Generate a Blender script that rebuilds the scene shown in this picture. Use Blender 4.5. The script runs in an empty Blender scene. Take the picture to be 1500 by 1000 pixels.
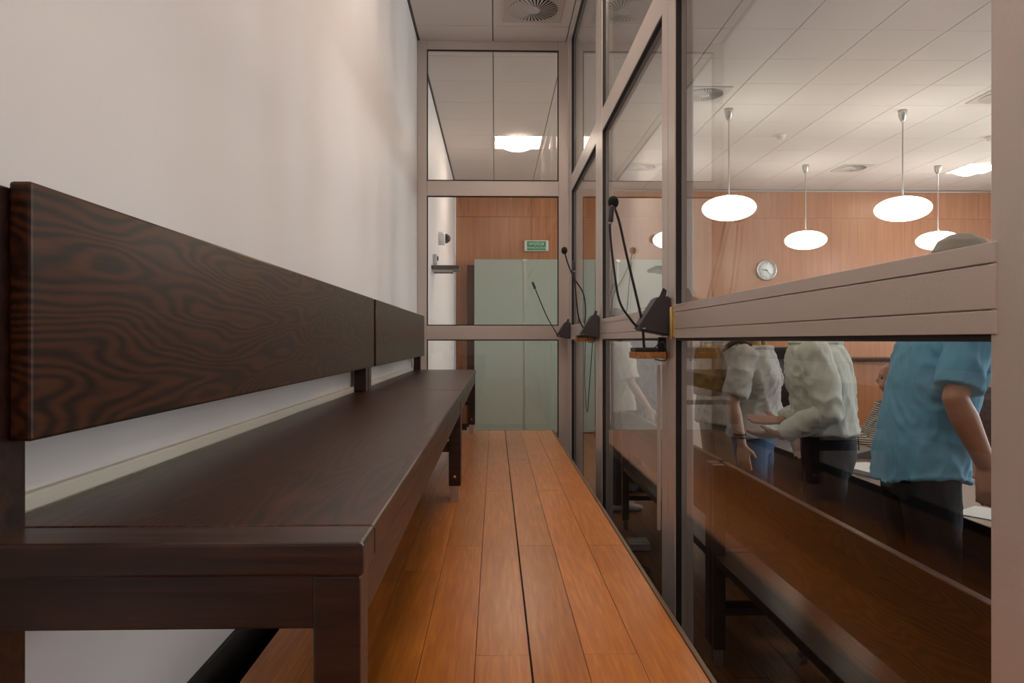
import bpy, bmesh, math, random
from mathutils import Vector, Matrix, noise
random.seed(7)
scene = bpy.context.scene
COL = scene.collection
R = math.radians
# ------------------------------------------------------------------ camera
EYE = 1.42
cam_d = bpy.data.cameras.new('camera'); cam = bpy.data.objects.new('camera', cam_d); COL.objects.link(cam)
cam.location = (0, 0, EYE); cam.rotation_euler = (R(90), 0, R(-1.36))
cam_d.sensor_width = 36; cam_d.lens = 36 * 1054 / 1500; cam_d.shift_y = -0.0013; cam_d.clip_start = 0.02
scene.camera = cam
# ------------------------------------------------------------------ world, daylight, exposure
w = bpy.data.worlds.new('world'); scene.world = w; w.use_nodes = True
w.node_tree.nodes['Background'].inputs[0].default_value = (0.75, 0.85, 1.0, 1)
w.node_tree.nodes['Background'].inputs[1].default_value = 1.5
def area(name, loc, rot, sx, sy, power, col):
    d = bpy.data.lights.new(name, 'AREA'); d.shape = 'RECTANGLE'; d.size = sx; d.size_y = sy; d.energy = power; d.color = col
    o = bpy.data.objects.new(name, d); COL.objects.link(o); o.location = loc; o.rotation_euler = rot
    return o
WIN = [(1.0, 3.2), (4.2, 6.4), (7.4, 9.6)]           # window openings along the right wall (Y ranges)
for a, b in WIN:
    area('window_daylight', (9.21, (a+b)/2, 2.1), (0, R(90), 0), 2.2, b-a-.1, 80, (0.86, 0.93, 1.0))
vs = scene.view_settings
vs.view_transform = 'Standard'; vs.look = 'None'; vs.gamma = 1; vs.use_curve_mapping = False
vs.exposure = 0.5

# ------------------------------------------------------------------ materials
MATS = {}
def principled(name, col, rough=.5, metal=0, spec=.5, coat=0):
    m = bpy.data.materials.new(name); m.use_nodes = True
    b = m.node_tree.nodes['Principled BSDF']
    b.inputs['Base Color'].default_value = (*col, 1); b.inputs['Roughness'].default_value = rough
    b.inputs['Metallic'].default_value = metal; b.inputs['Specular IOR Level'].default_value = spec
    b.inputs['Coat Weight'].default_value = coat
    MATS[name] = m
    return m, b, m.node_tree
def grain(name, c1, c2, scale=(1, 1, 1), nscale=6, rough=.4, detail=8, bump=.05, rnd=0.0, c3=None, distort=1.0, coat=0, contrast=(.35, .65)):
    """wood: noise stretched along one axis in object space; rnd varies it per object"""
    m, b, t = principled(name, c1, rough, coat=coat); n = t.nodes; l = t.links
    tc = n.new('ShaderNodeTexCoord'); mp = n.new('ShaderNodeMapping'); mp.inputs['Scale'].default_value = scale
    l.new(tc.outputs['Object'], mp.inputs[0])
    oi = n.new('ShaderNodeObjectInfo')
    ad = n.new('ShaderNodeVectorMath'); ad.operation = 'ADD'
    sc = n.new('ShaderNodeVectorMath'); sc.operation = 'SCALE'; sc.inputs[0].default_value = (13, 7, 5)
    l.new(oi.outputs['Random'], sc.inputs['Scale']); l.new(mp.outputs[0], ad.inputs[0]); l.new(sc.outputs[0], ad.inputs[1])
    ns = n.new('ShaderNodeTexNoise'); ns.inputs['Scale'].default_value = nscale; ns.inputs['Detail'].default_value = detail
    ns.inputs['Distortion'].default_value = distort
    l.new(ad.outputs[0], ns.inputs['Vector'])
    cr = n.new('ShaderNodeValToRGB'); cr.color_ramp.elements[0].position = contrast[0]; cr.color_ramp.elements[1].position = contrast[1]
    cr.color_ramp.elements[0].color = (*c1, 1); cr.color_ramp.elements[1].color = (*c2, 1)
    if c3:
        e = cr.color_ramp.elements.new((contrast[0]+contrast[1])/2); e.color = (*c3, 1)
    l.new(ns.outputs['Fac'], cr.inputs[0])
    hs = n.new('ShaderNodeHueSaturation')
    mr = n.new('ShaderNodeMapRange'); mr.inputs['To Min'].default_value = 1-rnd; mr.inputs['To Max'].default_value = 1+rnd
    l.new(oi.outputs['Random'], mr.inputs[0]); l.new(mr.outputs[0], hs.inputs['Value'])
    l.new(cr.outputs[0], hs.inputs['Color']); l.new(hs.outputs[0], b.inputs['Base Color'])
    bp = n.new('ShaderNodeBump'); bp.inputs['Strength'].default_value = bump; bp.inputs['Distance'].default_value = .01
    l.new(ns.outputs['Fac'], bp.inputs['Height'])
    if bump: l.new(bp.outputs[0], b.inputs['Normal'])
    return m
def figured(name, dark, mid, scale, lines, rough):
    m, b, t = principled(name, mid, rough, spec=.3); n = t.nodes; l = t.links
    def math_(op, a=None, v=None):
        q = n.new('ShaderNodeMath'); q.operation = op
        if a is not None: l.new(a, q.inputs[0])
        if v is not None: q.inputs[1].default_value = v
        return q
    tc = n.new('ShaderNodeTexCoord'); oi = n.new('ShaderNodeObjectInfo'); mp = n.new('ShaderNodeMapping'); mp.inputs['Scale'].default_value = scale
    l.new(tc.outputs['Object'], mp.inputs[0]); sc = n.new('ShaderNodeVectorMath'); sc.operation = 'SCALE'; sc.inputs[0].default_value = (9, 4, 3)
    l.new(oi.outputs['Random'], sc.inputs['Scale']); ad = n.new('ShaderNodeVectorMath'); l.new(mp.outputs[0], ad.inputs[0]); l.new(sc.outputs[0], ad.inputs[1])
    a = n.new('ShaderNodeTexNoise'); a.inputs['Scale'].default_value = 1.0; a.inputs['Detail'].default_value = 2.5; a.inputs['Roughness'].default_value = .42
    l.new(ad.outputs[0], a.inputs['Vector'])
    sn = math_('SINE', math_('MULTIPLY', a.outputs['Fac'], lines).outputs[0])
    f1 = math_('MULTIPLY_ADD', sn.outputs[0], .5); f1.inputs[2].default_value = .5
    fm = n.new('ShaderNodeMapping'); fm.inputs['Scale'].default_value = (90, 7, 90); l.new(tc.outputs['Object'], fm.inputs[0])
    fn = n.new('ShaderNodeTexNoise'); fn.inputs['Scale'].default_value = 1.6; fn.inputs['Detail'].default_value = 6; l.new(fm.outputs[0], fn.inputs['Vector'])
    mx = n.new('ShaderNodeMixRGB'); mx.inputs[0].default_value = .58; l.new(f1.outputs[0], mx.inputs[1]); l.new(fn.outputs['Fac'], mx.inputs[2])
    cr = n.new('ShaderNodeValToRGB'); cr.color_ramp.elements[0].position = .28; cr.color_ramp.elements[1].position = .72
    cr.color_ramp.elements[0].color = (*dark, 1); cr.color_ramp.elements[1].color = (*mid, 1)
    l.new(mx.outputs[0], cr.inputs[0]); l.new(cr.outputs[0], b.inputs['Base Color'])
figured('wenge', (.014, .0045, .002), (.074, .023, .008), (2.2, .9, 5.0), 300, .36)
figured('wenge_seat', (.014, .005, .003), (.060, .021, .010), (7, .6, 3), 200, .33)
grain('wenge_cross', (.012, .0045, .003), (.06, .023, .013), (.8, 9, 9), 5, .33, 10, .1, .1, contrast=(.3, .75))
grain('bamboo', (.36, .105, .013), (.61, .228, .033), (26, 1.6, 4), 3.4, .29, 7, 0, .16, c3=(.46, .15, .021), distort=.6, contrast=(.22, .78))
grain('court_floor', (.16, .06, .02), (.28, .11, .035), (14, 1.0, 4), 3, .35, 7, .03, .15)
grain('veneer', (.37, .14, .053), (.46, .19, .075), (9, 9, .35), 2.5, .32, 6, .02, .05, distort=.4)
grain('cork_wood', (.30, .12, .03), (.5, .24, .08), (8, 8, 8), 8, .6, 6, .1)
grain('desk_wood', (.022, .008, .005), (.07, .026, .016), (5, .8, 6), 5, .3, 8, .06, .1)
grain('red_folder', (.30, .10, .07), (.42, .16, .11), (3, 3, 3), 4, .6, 4, .02)
def plaster(name, col, amt=.03, rough=.75, nscale=3):
    m, b, t = principled(name, col, rough); n = t.nodes; l = t.links
    tc = n.new('ShaderNodeTexCoord'); ns = n.new('ShaderNodeTexNoise'); ns.inputs['Scale'].default_value = nscale; ns.inputs['Detail'].default_value = 6
    l.new(tc.outputs['Object'], ns.inputs['Vector'])
    mx = n.new('ShaderNodeMixRGB'); mx.inputs[1].default_value = (*[c*(1-amt) for c in col], 1); mx.inputs[2].default_value = (*[min(1, c*(1+amt)) for c in col], 1)
    l.new(ns.outputs['Fac'], mx.inputs[0]); l.new(mx.outputs[0], b.inputs['Base Color'])
    n2 = n.new('ShaderNodeTexNoise'); n2.inputs['Scale'].default_value = 180; l.new(tc.outputs['Object'], n2.inputs['Vector'])
    bp = n.new('ShaderNodeBump'); bp.inputs['Strength'].default_value = .06; bp.inputs['Distance'].default_value = .004
    l.new(n2.outputs['Fac'], bp.inputs['Height']); l.new(bp.outputs[0], b.inputs['Normal'])
    return m
plaster('wall_paint', (.81, .765, .75), rough=.55)
plaster('ceiling_tile', (.74, .69, .655))
plaster('white_plastic', (.78, .76, .74), rough=.4)
plaster('paper', (.82, .82, .82), rough=.7)
plaster('cream_strip', (.82, .74, .62), rough=.5)
plaster('alu', (.62, .55, .51), .03, .36)
MATS['alu'].node_tree.nodes['Principled BSDF'].inputs['Metallic'].default_value = .2
plaster('edge_brown', (.13, .075, .045), .05, .4)
plaster('grid_metal', (.20, .18, .17), .02, .5)
plaster('near_black', (.02, .016, .015), .05, .6)
plaster('black_plastic', (.018, .016, .018), .1, .42)
plaster('grey_plastic', (.05, .046, .055), .08, .45)
plaster('rubber', (.008, .007, .008), .1, .6)
plaster('foam', (.012, .011, .013), .3, .95, 200)
plaster('steel', (.55, .52, .5), .05, .3); MATS['steel'].node_tree.nodes['Principled BSDF'].inputs['Metallic'].default_value = .9
plaster('brass', (.75, .55, .25), .05, .3); MATS['brass'].node_tree.nodes['Principled BSDF'].inputs['Metallic'].default_value = .9
plaster('diffuser_metal', (.58, .54, .51), .02, .5)
plaster('sign_green', (.0, .30, .12), .02, .5)
plaster('clock_white', (.85, .87, .88), .01, .4)
plaster('black_leather', (.012, .012, .014), .2, .5, 30)
def emit(name, col, s):
    m = bpy.data.materials.new(name); m.use_nodes = True; t = m.node_tree; t.nodes.clear()
    e = t.nodes.new('ShaderNodeEmission'); e.inputs[0].default_value = (*col, 1); e.inputs[1].default_value = s
    o = t.nodes.new('ShaderNodeOutputMaterial'); t.links.new(e.outputs[0], o.inputs[0]); MATS[name] = m
emit('lamp_opal', (1, .93, .80), 7.5)
emit('panel_light', (1, .80, .65), 22)
emit('panel_light_soft', (1, .81, .66), 10)
# clear glazing: transparent plus mirror reflection weighted by Schlick's Fresnel term
def glazing(name, tint, rough=0):
    m = bpy.data.materials.new(name); m.use_nodes = True; t = m.node_tree; t.nodes.clear(); n = t.nodes; l = t.links
    g = n.new('ShaderNodeNewGeometry'); d = n.new('ShaderNodeVectorMath'); d.operation = 'DOT_PRODUCT'
    l.new(g.outputs['Normal'], d.inputs[0]); l.new(g.outputs['Incoming'], d.inputs[1])
    ab = n.new('ShaderNodeMath'); ab.operation = 'ABSOLUTE'; l.new(d.outputs['Value'], ab.inputs[0])
    om = n.new('ShaderNodeMath'); om.operation = 'SUBTRACT'; om.inputs[0].default_value = 1; l.new(ab.outputs[0], om.inputs[1])
    pw = n.new('ShaderNodeMath'); pw.operation = 'POWER'; pw.inputs[1].default_value = 5; l.new(om.outputs[0], pw.inputs[0])
    ma = n.new('ShaderNodeMath'); ma.operation = 'MULTIPLY_ADD'; ma.inputs[1].default_value = .96; ma.inputs[2].default_value = .04; l.new(pw.outputs[0], ma.inputs[0])
    tr = n.new('ShaderNodeBsdfTransparent'); tr.inputs[0].default_value = (*tint, 1)
    gl = n.new('ShaderNodeBsdfGlossy'); gl.inputs['Roughness'].default_value = rough
    mx = n.new('ShaderNodeMixShader'); l.new(ma.outputs[0], mx.inputs[0]); l.new(tr.outputs[0], mx.inputs[1]); l.new(gl.outputs[0], mx.inputs[2])
    o = n.new('ShaderNodeOutputMaterial'); l.new(mx.outputs[0], o.inputs[0]); MATS[name] = m
glazing('glass', (.97, .985, .975))
m, b, t = principled('frosted_glass', (.40, .48, .42), .35)
b.inputs['Transmission Weight'].default_value = .25
def skinmat(name, col):
    m, b, t = principled(name, col, .5); n = t.nodes; l = t.links
    tc = n.new('ShaderNodeTexCoord'); ns = n.new('ShaderNodeTexNoise'); ns.inputs['Scale'].default_value = 14; ns.inputs['Detail'].default_value = 5
    l.new(tc.outputs['Object'], ns.inputs['Vector'])
    mx = n.new('ShaderNodeMixRGB'); mx.inputs[1].default_value = (*[c*.85 for c in col], 1); mx.inputs[2].default_value = (*[c*1.12 for c in col], 1)
    l.new(ns.outputs['Fac'], mx.inputs[0]); l.new(mx.outputs[0], b.inputs['Base Color'])
    b.inputs['Subsurface Weight'].default_value = .08; b.inputs['Subsurface Radius'].default_value = (.01, .004, .002)
skinmat('skin_tan', (.50, .25, .155)); skinmat('skin_fair', (.62, .38, .28))
def cloth(name, col, rough=.85, stripes=None):
    m, b, t = principled(name, col, rough, spec=.2); n = t.nodes; l = t.links
    b.inputs['Sheen Weight'].default_value = .15 if max(col) > .1 else 0
    tc = n.new('ShaderNodeTexCoord'); ns = n.new('ShaderNodeTexNoise'); ns.inputs['Scale'].default_value = 300
    l.new(tc.outputs['Object'], ns.inputs['Vector'])
    bp = n.new('ShaderNodeBump'); bp.inputs['Strength'].default_value = .1; bp.inputs['Distance'].default_value = .002
    l.new(ns.outputs['Fac'], bp.inputs['Height']); l.new(bp.outputs[0], b.inputs['Normal'])
    if stripes:
        wv = n.new('ShaderNodeTexWave'); wv.bands_direction = 'Z'; wv.inputs['Scale'].default_value = stripes
        l.new(tc.outputs['Object'], wv.inputs['Vector'])
        cr = n.new('ShaderNodeValToRGB'); cr.color_ramp.interpolation = 'CONSTANT'
        cr.color_ramp.elements[0].color = (*col, 1); cr.color_ramp.elements[1].position = .6; cr.color_ramp.elements[1].color = (.03, .03, .035, 1)
        l.new(wv.outputs['Fac'], cr.inputs[0]); l.new(cr.outputs[0], b.inputs['Base Color'])
    else:
        n2 = n.new('ShaderNodeTexNoise'); n2.inputs['Scale'].default_value = 5; l.new(tc.outputs['Object'], n2.inputs['Vector'])
        mx = n.new('ShaderNodeMixRGB'); mx.inputs[1].default_value = (*[c*.92 for c in col], 1); mx.inputs[2].default_value = (*[min(1, c*1.06) for c in col], 1)
        l.new(n2.outputs['Fac'], mx.inputs[0]); l.new(mx.outputs[0], b.inputs['Base Color'])
for nm, c in dict(blue_cotton=(.16, .41, .61), pale_green_cotton=(.66, .69, .62), grey_jersey=(.50, .49, .46), cream_jersey=(.70, .66, .58),
                  beige_cotton=(.42, .38, .34), navy_cotton=(.035, .04, .065), dark_trouser=(.014, .015, .022), jeans=(.06, .13, .26),
                  khaki=(.26, .22, .18), mustard=(.30, .17, .04), leather_brown=(.05, .018, .010)).items(): cloth(nm, c)
cloth('striped_cotton', (.62, .58, .50), stripes=22)
cloth('hair_grey', (.27, .23, .19), .7); cloth('hair_blonde', (.42, .25, .09), .6); cloth('hair_dark', (.03, .015, .01), .6)

# ------------------------------------------------------------------ helpers
ORG = {}
def thing(name, label, cat, loc=(0, 0, 0), group=None):
    o = bpy.data.objects.new(name, None); COL.objects.link(o); o.location = loc; o.empty_display_size = .1
    o['label'] = label; o['category'] = cat
    if group: o['group'] = group
    ORG[o] = Vector(loc)
    return o
def structure(o):
    o['kind'] = 'structure'; return o
def tag(o, label, cat, group=None):
    o['label'] = label; o['category'] = cat
    if group: o['group'] = group
    return o
def link(name, me, mat, parent=None, loc=None):
    """mesh coordinates are world coordinates; stored relative to the thing's base"""
    o = bpy.data.objects.new(name, me); COL.objects.link(o)
    if mat: me.materials.append(MATS[mat])
    if parent is not None:
        ORG[o] = ORG[parent]; me.transform(Matrix.Translation(-ORG[parent])); o.parent = parent
    else:
        org = Vector(loc) if loc is not None else Vector((0, 0, 0))
        ORG[o] = org; me.transform(Matrix.Translation(-org)); o.location = org
    return o
def smooth(me, on=True):
    for p in me.polygons: p.use_smooth = on
def bm_mesh(bm, name='m', smoothed=False):
    bmesh.ops.recalc_face_normals(bm, faces=bm.faces)
    me = bpy.data.meshes.new(name); bm.to_mesh(me); bm.free()
    if smoothed: smooth(me)
    return me
def bm_box(bm, x0, x1, y0, y1, z0, z1, bevel=0):
    vs_ = [bm.verts.new((x, y, z)) for x in (x0, x1) for y in (y0, y1) for z in (z0, z1)]
    idx = [(0, 1, 3, 2), (4, 6, 7, 5), (0, 4, 5, 1), (2, 3, 7, 6), (0, 2, 6, 4), (1, 5, 7, 3)]
    fs = [bm.faces.new([vs_[i] for i in f]) for f in idx]
    if bevel:
        es = list({e for f in fs for e in f.edges})
        bmesh.ops.bevel(bm, geom=es, offset=bevel, segments=2, affect='EDGES', profile=.5)
def box(name, mat, parent, x0, x1, y0, y1, z0, z1, bevel=.002, loc=None):
    bm = bmesh.new(); bm_box(bm, x0, x1, y0, y1, z0, z1, bevel)
    return link(name, bm_mesh(bm), mat, parent, loc)
def frame_of(d):
    d = d.normalized(); up = Vector((0, 0, 1)) if abs(d.z) < .9 else Vector((1, 0, 0))
    a = d.cross(up).normalized(); return a, d.cross(a).normalized()
def bm_tube(bm, pts, rad, seg=10, flat=1.0, flat_axis=None, cut=False):
    """tapered tube with rounded ends along a polyline; flat<1 squeezes it along flat_axis"""
    pts = [Vector(p) for p in pts]
    if not isinstance(rad, (list, tuple)): rad = [rad]*len(pts)
    P, Rr, D = [], [], []
    d0 = (pts[1]-pts[0]).normalized(); d1 = (pts[-1]-pts[-2]).normalized()
    for k in (80, 50, 22): P.append(pts[0]-d0*rad[0]*math.sin(R(k))*.8); Rr.append(rad[0]*math.cos(R(k))); D.append(d0)
    for i, p in enumerate(pts):
        d = d0 if i == 0 else d1 if i == len(pts)-1 else ((pts[i+1]-p).normalized()+(p-pts[i-1]).normalized()).normalized()
        P.append(p); Rr.append(rad[i]); D.append(d)
    for k in (() if cut else (22, 50, 80)): P.append(pts[-1]+d1*rad[-1]*math.sin(R(k))*.8); Rr.append(rad[-1]*math.cos(R(k))); D.append(d1)
    a, b_ = frame_of(D[0]) if flat_axis is None else (None, None)
    rings = []
    for p, r, d in zip(P, Rr, D):
        if flat_axis is not None:
            b_ = (Vector(flat_axis)-d*d.dot(Vector(flat_axis))).normalized(); a = d.cross(b_)
        else:
            a = (a-d*a.dot(d)).normalized(); b_ = d.cross(a)
        rings.append([bm.verts.new(p+a*r*math.cos(t)+b_*r*flat*math.sin(t)) for t in [2*math.pi*k/seg for k in range(seg)]])
    for u, v in zip(rings, rings[1:]):
        for k in range(seg): bm.faces.new((u[k], u[(k+1) % seg], v[(k+1) % seg], v[k]))
    bm.faces.new(rings[0][::-1]); bm.faces.new(rings[-1])
def curve_pts(pts, n=8):
    """Catmull-Rom through the points"""
    p = [Vector(q) for q in pts]; p = [p[0]*2-p[1]]+p+[p[-1]*2-p[-2]]; out = []
    for i in range(1, len(p)-2):
        for k in range(n):
            t = k/n; a, b_, c, d = p[i-1], p[i], p[i+1], p[i+2]
            out.append(.5*((2*b_)+(c-a)*t+(2*a-5*b_+4*c-d)*t*t+(3*b_-a-3*c+d)*t**3))
    return out+[p[-2]]
def tube(name, mat, parent, pts, rad, seg=10, n=6, loc=None):
    bm = bmesh.new(); bm_tube(bm, curve_pts(pts, n) if n else pts, rad, seg)
    return link(name, bm_mesh(bm, smoothed=True), mat, parent, loc)
def bm_lathe(bm, prof, c, seg=32, axis='z'):
    c = Vector(c); rings = []
    for r, h in prof:
        ring = []
        for k in range(seg):
            t = 2*math.pi*k/seg; u, v = r*math.cos(t), r*math.sin(t)
            ring.append(bm.verts.new(c+(Vector((u, v, h)) if axis == 'z' else Vector((u, h, v)) if axis == 'y' else Vector((h, u, v)))))
        rings.append(ring)
    for a, b_ in zip(rings, rings[1:]):
        for k in range(seg): bm.faces.new((a[k], a[(k+1) % seg], b_[(k+1) % seg], b_[k]))
    bm.faces.new(rings[0]); bm.faces.new(rings[-1])
def lathe(name, mat, parent, prof, c, seg=32, axis='z', sm=True, loc=None):
    bm = bmesh.new(); bm_lathe(bm, prof, c, seg, axis)
    return link(name, bm_mesh(bm, smoothed=sm), mat, parent, loc)
def prism(name, mat, parent, poly, y0, y1, bevel=0, loc=None):
    """polygon in XZ extruded along Y"""
    bm = bmesh.new()
    a = [bm.verts.new((x, y0, z)) for x, z in poly]; b_ = [bm.verts.new((x, y1, z)) for x, z in poly]; n = len(poly)
    fs = [bm.faces.new(a), bm.faces.new(b_[::-1])]+[bm.faces.new((a[i], b_[i], b_[(i+1) % n], a[(i+1) % n])) for i in range(n)]
    if bevel: bmesh.ops.bevel(bm, geom=list({e for f in fs for e in f.edges}), offset=bevel, segments=2, affect='EDGES')
    return link(name, bm_mesh(bm), mat, parent, loc)
def copy_tree(o, dx, parent=None):
    c = o.copy(); COL.objects.link(c); c.parent = parent
    if parent is None: c.location = o.location+Vector(dx)
    ORG[c] = ORG[o]+Vector(dx)
    for ch in list(o.children): copy_tree(ch, dx, c)
    return c
def text(name, mat, parent, body, loc, size, rot, depth=.002):
    cu = bpy.data.curves.new(name, 'FONT'); cu.body = body; cu.size = size; cu.extrude = depth; cu.align_x = 'CENTER'; cu.align_y = 'CENTER'
    o = bpy.data.objects.new(name, cu); dg = bpy.context.evaluated_depsgraph_get(); COL.objects.link(o); dg.update()
    me = bpy.data.meshes.new_from_object(o.evaluated_get(dg)); bpy.data.objects.remove(o)
    me.transform(Matrix.Translation(loc) @ rot.to_4x4()); me.materials.clear()
    return link(name, me, mat, parent)

# ------------------------------------------------------------------ room shell
PLAT = .72; CEIL = EYE+2.4; XL = -.62; XG = .59; YB = 11.4; YE = 5.775; XR = 9.0; YF = -2.5
T = .588; TX0 = -.016; TY0 = 6.09
structure(box('floor', 'court_floor', None, XL-.2, XR+.2, YF-.2, YB+.2, -.2, -.012, 0))
floor = bpy.data.objects['floor']
for i in range(14):                                       # boards of the courtroom floor in view beyond the glass
    for j in range(6):
        x = .45+i*.14; y = 1.5+j*1.5-(i % 2)*.75
        box('floor_board', 'court_floor', floor, x+.001, x+.139, y+.001, y+1.498, -.012, 0, .001)
structure(box('wall_left', 'wall_paint', None, XL-.2, XL, YF, YB, 0, CEIL, 0))
structure(box('wall_front', 'wall_paint', None, XL, XR, YF-.2, YF, 0, CEIL, 0))
wb = structure(box('wall_back', 'near_black', None, XL, XR, YB+.02, YB+.2, 0, CEIL, 0))
pw = 1.2
for i in range(9):                                        # veneer panels with narrow joints
    x0 = XL+i*pw; x1 = min(XR, x0+pw)
    if x1-x0 < .1: continue
    for z0, z1 in ((.1, 1.05), (1.05, EYE+1.95), (EYE+1.95, CEIL-.03)):
        box('wall_panel', 'veneer', wb, x0+.0015, x1-.0015, YB, YB+.02, z0+.0015, z1-.0015, .001)
structure(box('trim_1', 'steel', None, XL, XR, YB-.015, YB+.02, CEIL-.03, CEIL-.004, .002))
structure(box('baseboard_back', 'near_black', None, XL, XR, YB-.012, YB+.02, 0, .1, .002))
wr = structure(thing('wall_right', 'x', 'x')); del wr['label']; del wr['category']
ys = [YF]+[v for ab in WIN for v in ab]+[YB]
for k in range(0, len(ys), 2): box('pier', 'wall_paint', wr, XR, XR+.2, ys[k], ys[k+1], 0, CEIL, 0)
for n_, (a, b_) in enumerate(WIN):
    box('parapet', 'wall_paint', wr, XR, XR+.2, a, b_, 0, .95, 0); box('lintel', 'wall_paint', wr, XR, XR+.2, a, b_, 3.3, CEIL, 0)
    wn = structure(thing('window_%d' % (n_+1), 'x', 'x', (XR, (a+b_)/2, .95))); del wn['label']; del wn['category']
    for (p, q, r, s) in ((a, b_, .95, 1.01), (a, b_, 3.24, 3.3), (a, a+.06, 1.01, 3.24), (b_-.06, b_, 1.01, 3.24), ((a+b_)/2-.03, (a+b_)/2+.03, 1.01, 3.24)):
        box('window_frame', 'white_plastic', wn, XR+.03, XR+.1, p, q, r, s, .003)
    for p, q in ((a+.06, (a+b_)/2-.03), ((a+b_)/2+.03, b_-.06)): box('pane', 'glass', wn, XR+.06, XR+.066, p, q, 1.01, 3.24, 0)
structure(box('wall_dark_band', 'near_black', None, XL, XL+.012, YF, YE-.04, 0, PLAT+.012, .002))  # near-black band on the left wall, from the floor to just above platform level
structure(box('wall_strip', 'cream_strip', None, XL, XL+.014, YF, YE-.04, EYE-.232, EYE-.200, .003))   # cream strip on the wall behind the seat

# ceiling: grid of tiles, separate tiles where the camera sees them
cl = structure(box('ceiling', 'grid_metal', None, XL-.2, XR+.2, YF-.2, YB+.2, CEIL+.012, CEIL+.2, 0))
LIGHTS = {(0, 4), (11, 6), (0, -6), (0, -11), (5, -6), (10, -6)}
DIFF = {(0, -2), (3, 1), (8, 1), (3, 6), (8, 6)}
bm = bmesh.new()
for i in range(-2, 16):
    for j in range(-15, 10):
        x0 = max(XL, TX0+i*T); x1 = min(XR, TX0+(i+1)*T); y0 = max(YF, TY0+j*T); y1 = min(YB, TY0+(j+1)*T)
        if x1-x0 < .02 or y1-y0 < .02 or (i, j) in LIGHTS: continue
        g = .003
        if j >= -3: box('ceiling_tile', 'ceiling_tile', cl, x0+.004, x1-.004, y0+.0025, y1-.0025, CEIL, CEIL+.012, .001)
        else: bm_box(bm, x0+g*.7, x1-g*.7, y0+g*.7, y1-g*.7, CEIL, CEIL+.012)
o = link('ceiling_tile_field', bm_mesh(bm), 'ceiling_tile', cl); o['kind'] = 'stuff'

# raised platform of the dock, its boards one by one
PX0, PX1, PY0, PY1 = -.523, .441, -1.6, 5.58
pf = structure(box('floor_platform', 'near_black', None, PX0+.01, PX1-.005, PY0, PY1, 0, PLAT-.014, 0))
edges = [-.523, -.403, -.283, -.163, -.043, .078, .198, .318, .441]
off = [.9, 2.1, .45, 2.45, 1.60, 2.45, 1.60, 2.45]
for c in range(8):
    y = off[c]-1.74*3
    while y < PY1:
        a, b_ = max(PY0, y), min(PY1, y+1.74)
        if b_-a > .02:
            g0 = .0022 if c == 5 else .0006; g1 = .0022 if c == 4 else .0006
            box('floor_plank', 'bamboo', pf, edges[c]+g0, edges[c+1]-g1, a+.0006, b_-.0006, PLAT-.014, PLAT, .0007)
        y += 1.74
box('edge_strip', 'edge_brown', pf, PX1, PX1+.012, PY0, PY1, PLAT-.05, PLAT+.004, .002)
box('edge_strip', 'edge_brown', pf, PX0, PX1, PY1, PY1+.008, PLAT-.05, PLAT+.001, .001)

# ------------------------------------------------------------------ glazed screens of the dock
RAIL0, RAIL1 = EYE+.007, EYE+.1165; TR0, TR1 = EYE+1.156, EYE+1.277
def pane_y(parent, x0, x1, y0, y1, z0, z1):
    """pane in a YZ plane with its black gasket"""
    box('pane', 'glass', parent, XG+.020, XG+.028, y0+.002, y1-.002, z0+.002, z1-.002, 0)
    bm = bmesh.new(); g = .009; xa, xb = XG+.003, XG+.020
    for (p, q, r, s) in ((y1-g, y1, z0, z1), (y0, y1-g, z1-g, z1)): bm_box(bm, xa, xb, p, q, r, s)
    link('gasket', bm_mesh(bm), 'rubber', parent)
sg = thing('glass_screen', 'long aluminium-framed glass screen between the dock and the courtroom', 'glass partition', (XG+.03, 2.2, 0))
X0, X1 = XG, XG+.062
posts = [(5.55, YE-.002), (3.955, 4.075), (4.08, 4.20), (2.347, 2.437), (2.442, 2.532), (.754, .844), (.659, .749), (-1.7, -1.6)]
for a, b_ in posts: box('post', 'alu', sg, X0, X1, a, b_, 0, CEIL, .003)
bays = [(4.20, 5.55), (2.532, 3.955), (.844, 2.347), (-1.6, .659)]
for k, (a, b_) in enumerate(bays):
    for z0, z1 in ((0, .09), (TR0, TR1), (CEIL-.07, CEIL)): box('rail', 'alu', sg, X0+.002, X1-.002, a, b_, z0, z1, .003)
    rl = box('rail', 'alu', sg, X0+.002, X1-.002, a, b_, RAIL0, RAIL1, .003)
    for z0, z1 in ((RAIL0, RAIL0+.028), (RAIL0+.030, RAIL0+.083), (RAIL0+.085, RAIL1)): box('cover_strip', 'alu', rl, X0-.003, X0+.002, a-.012, b_+.012, z0, z1, .001)
    for z0, z1 in ((.09, RAIL0), (RAIL1, TR0), (TR1, CEIL-.07)): pane_y(sg, 0, 0, a, b_, z0, z1)
hz = EYE+.055
hg = box('hinge', 'brass', sg, X0-.008, X0, 2.335, 2.375, hz-.045, hz+.045, .002)
tube('hinge_pin', 'brass', hg, [(X0-.011, 2.35, hz-.05), (X0-.011, 2.35, hz+.05)], .006, 8, 0)
tube('drop_bolt', 'alu', sg, [(X0-.008, 2.54, .75), (X0-.008, 2.54, EYE-.09)], .007, 8, 0)

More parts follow.
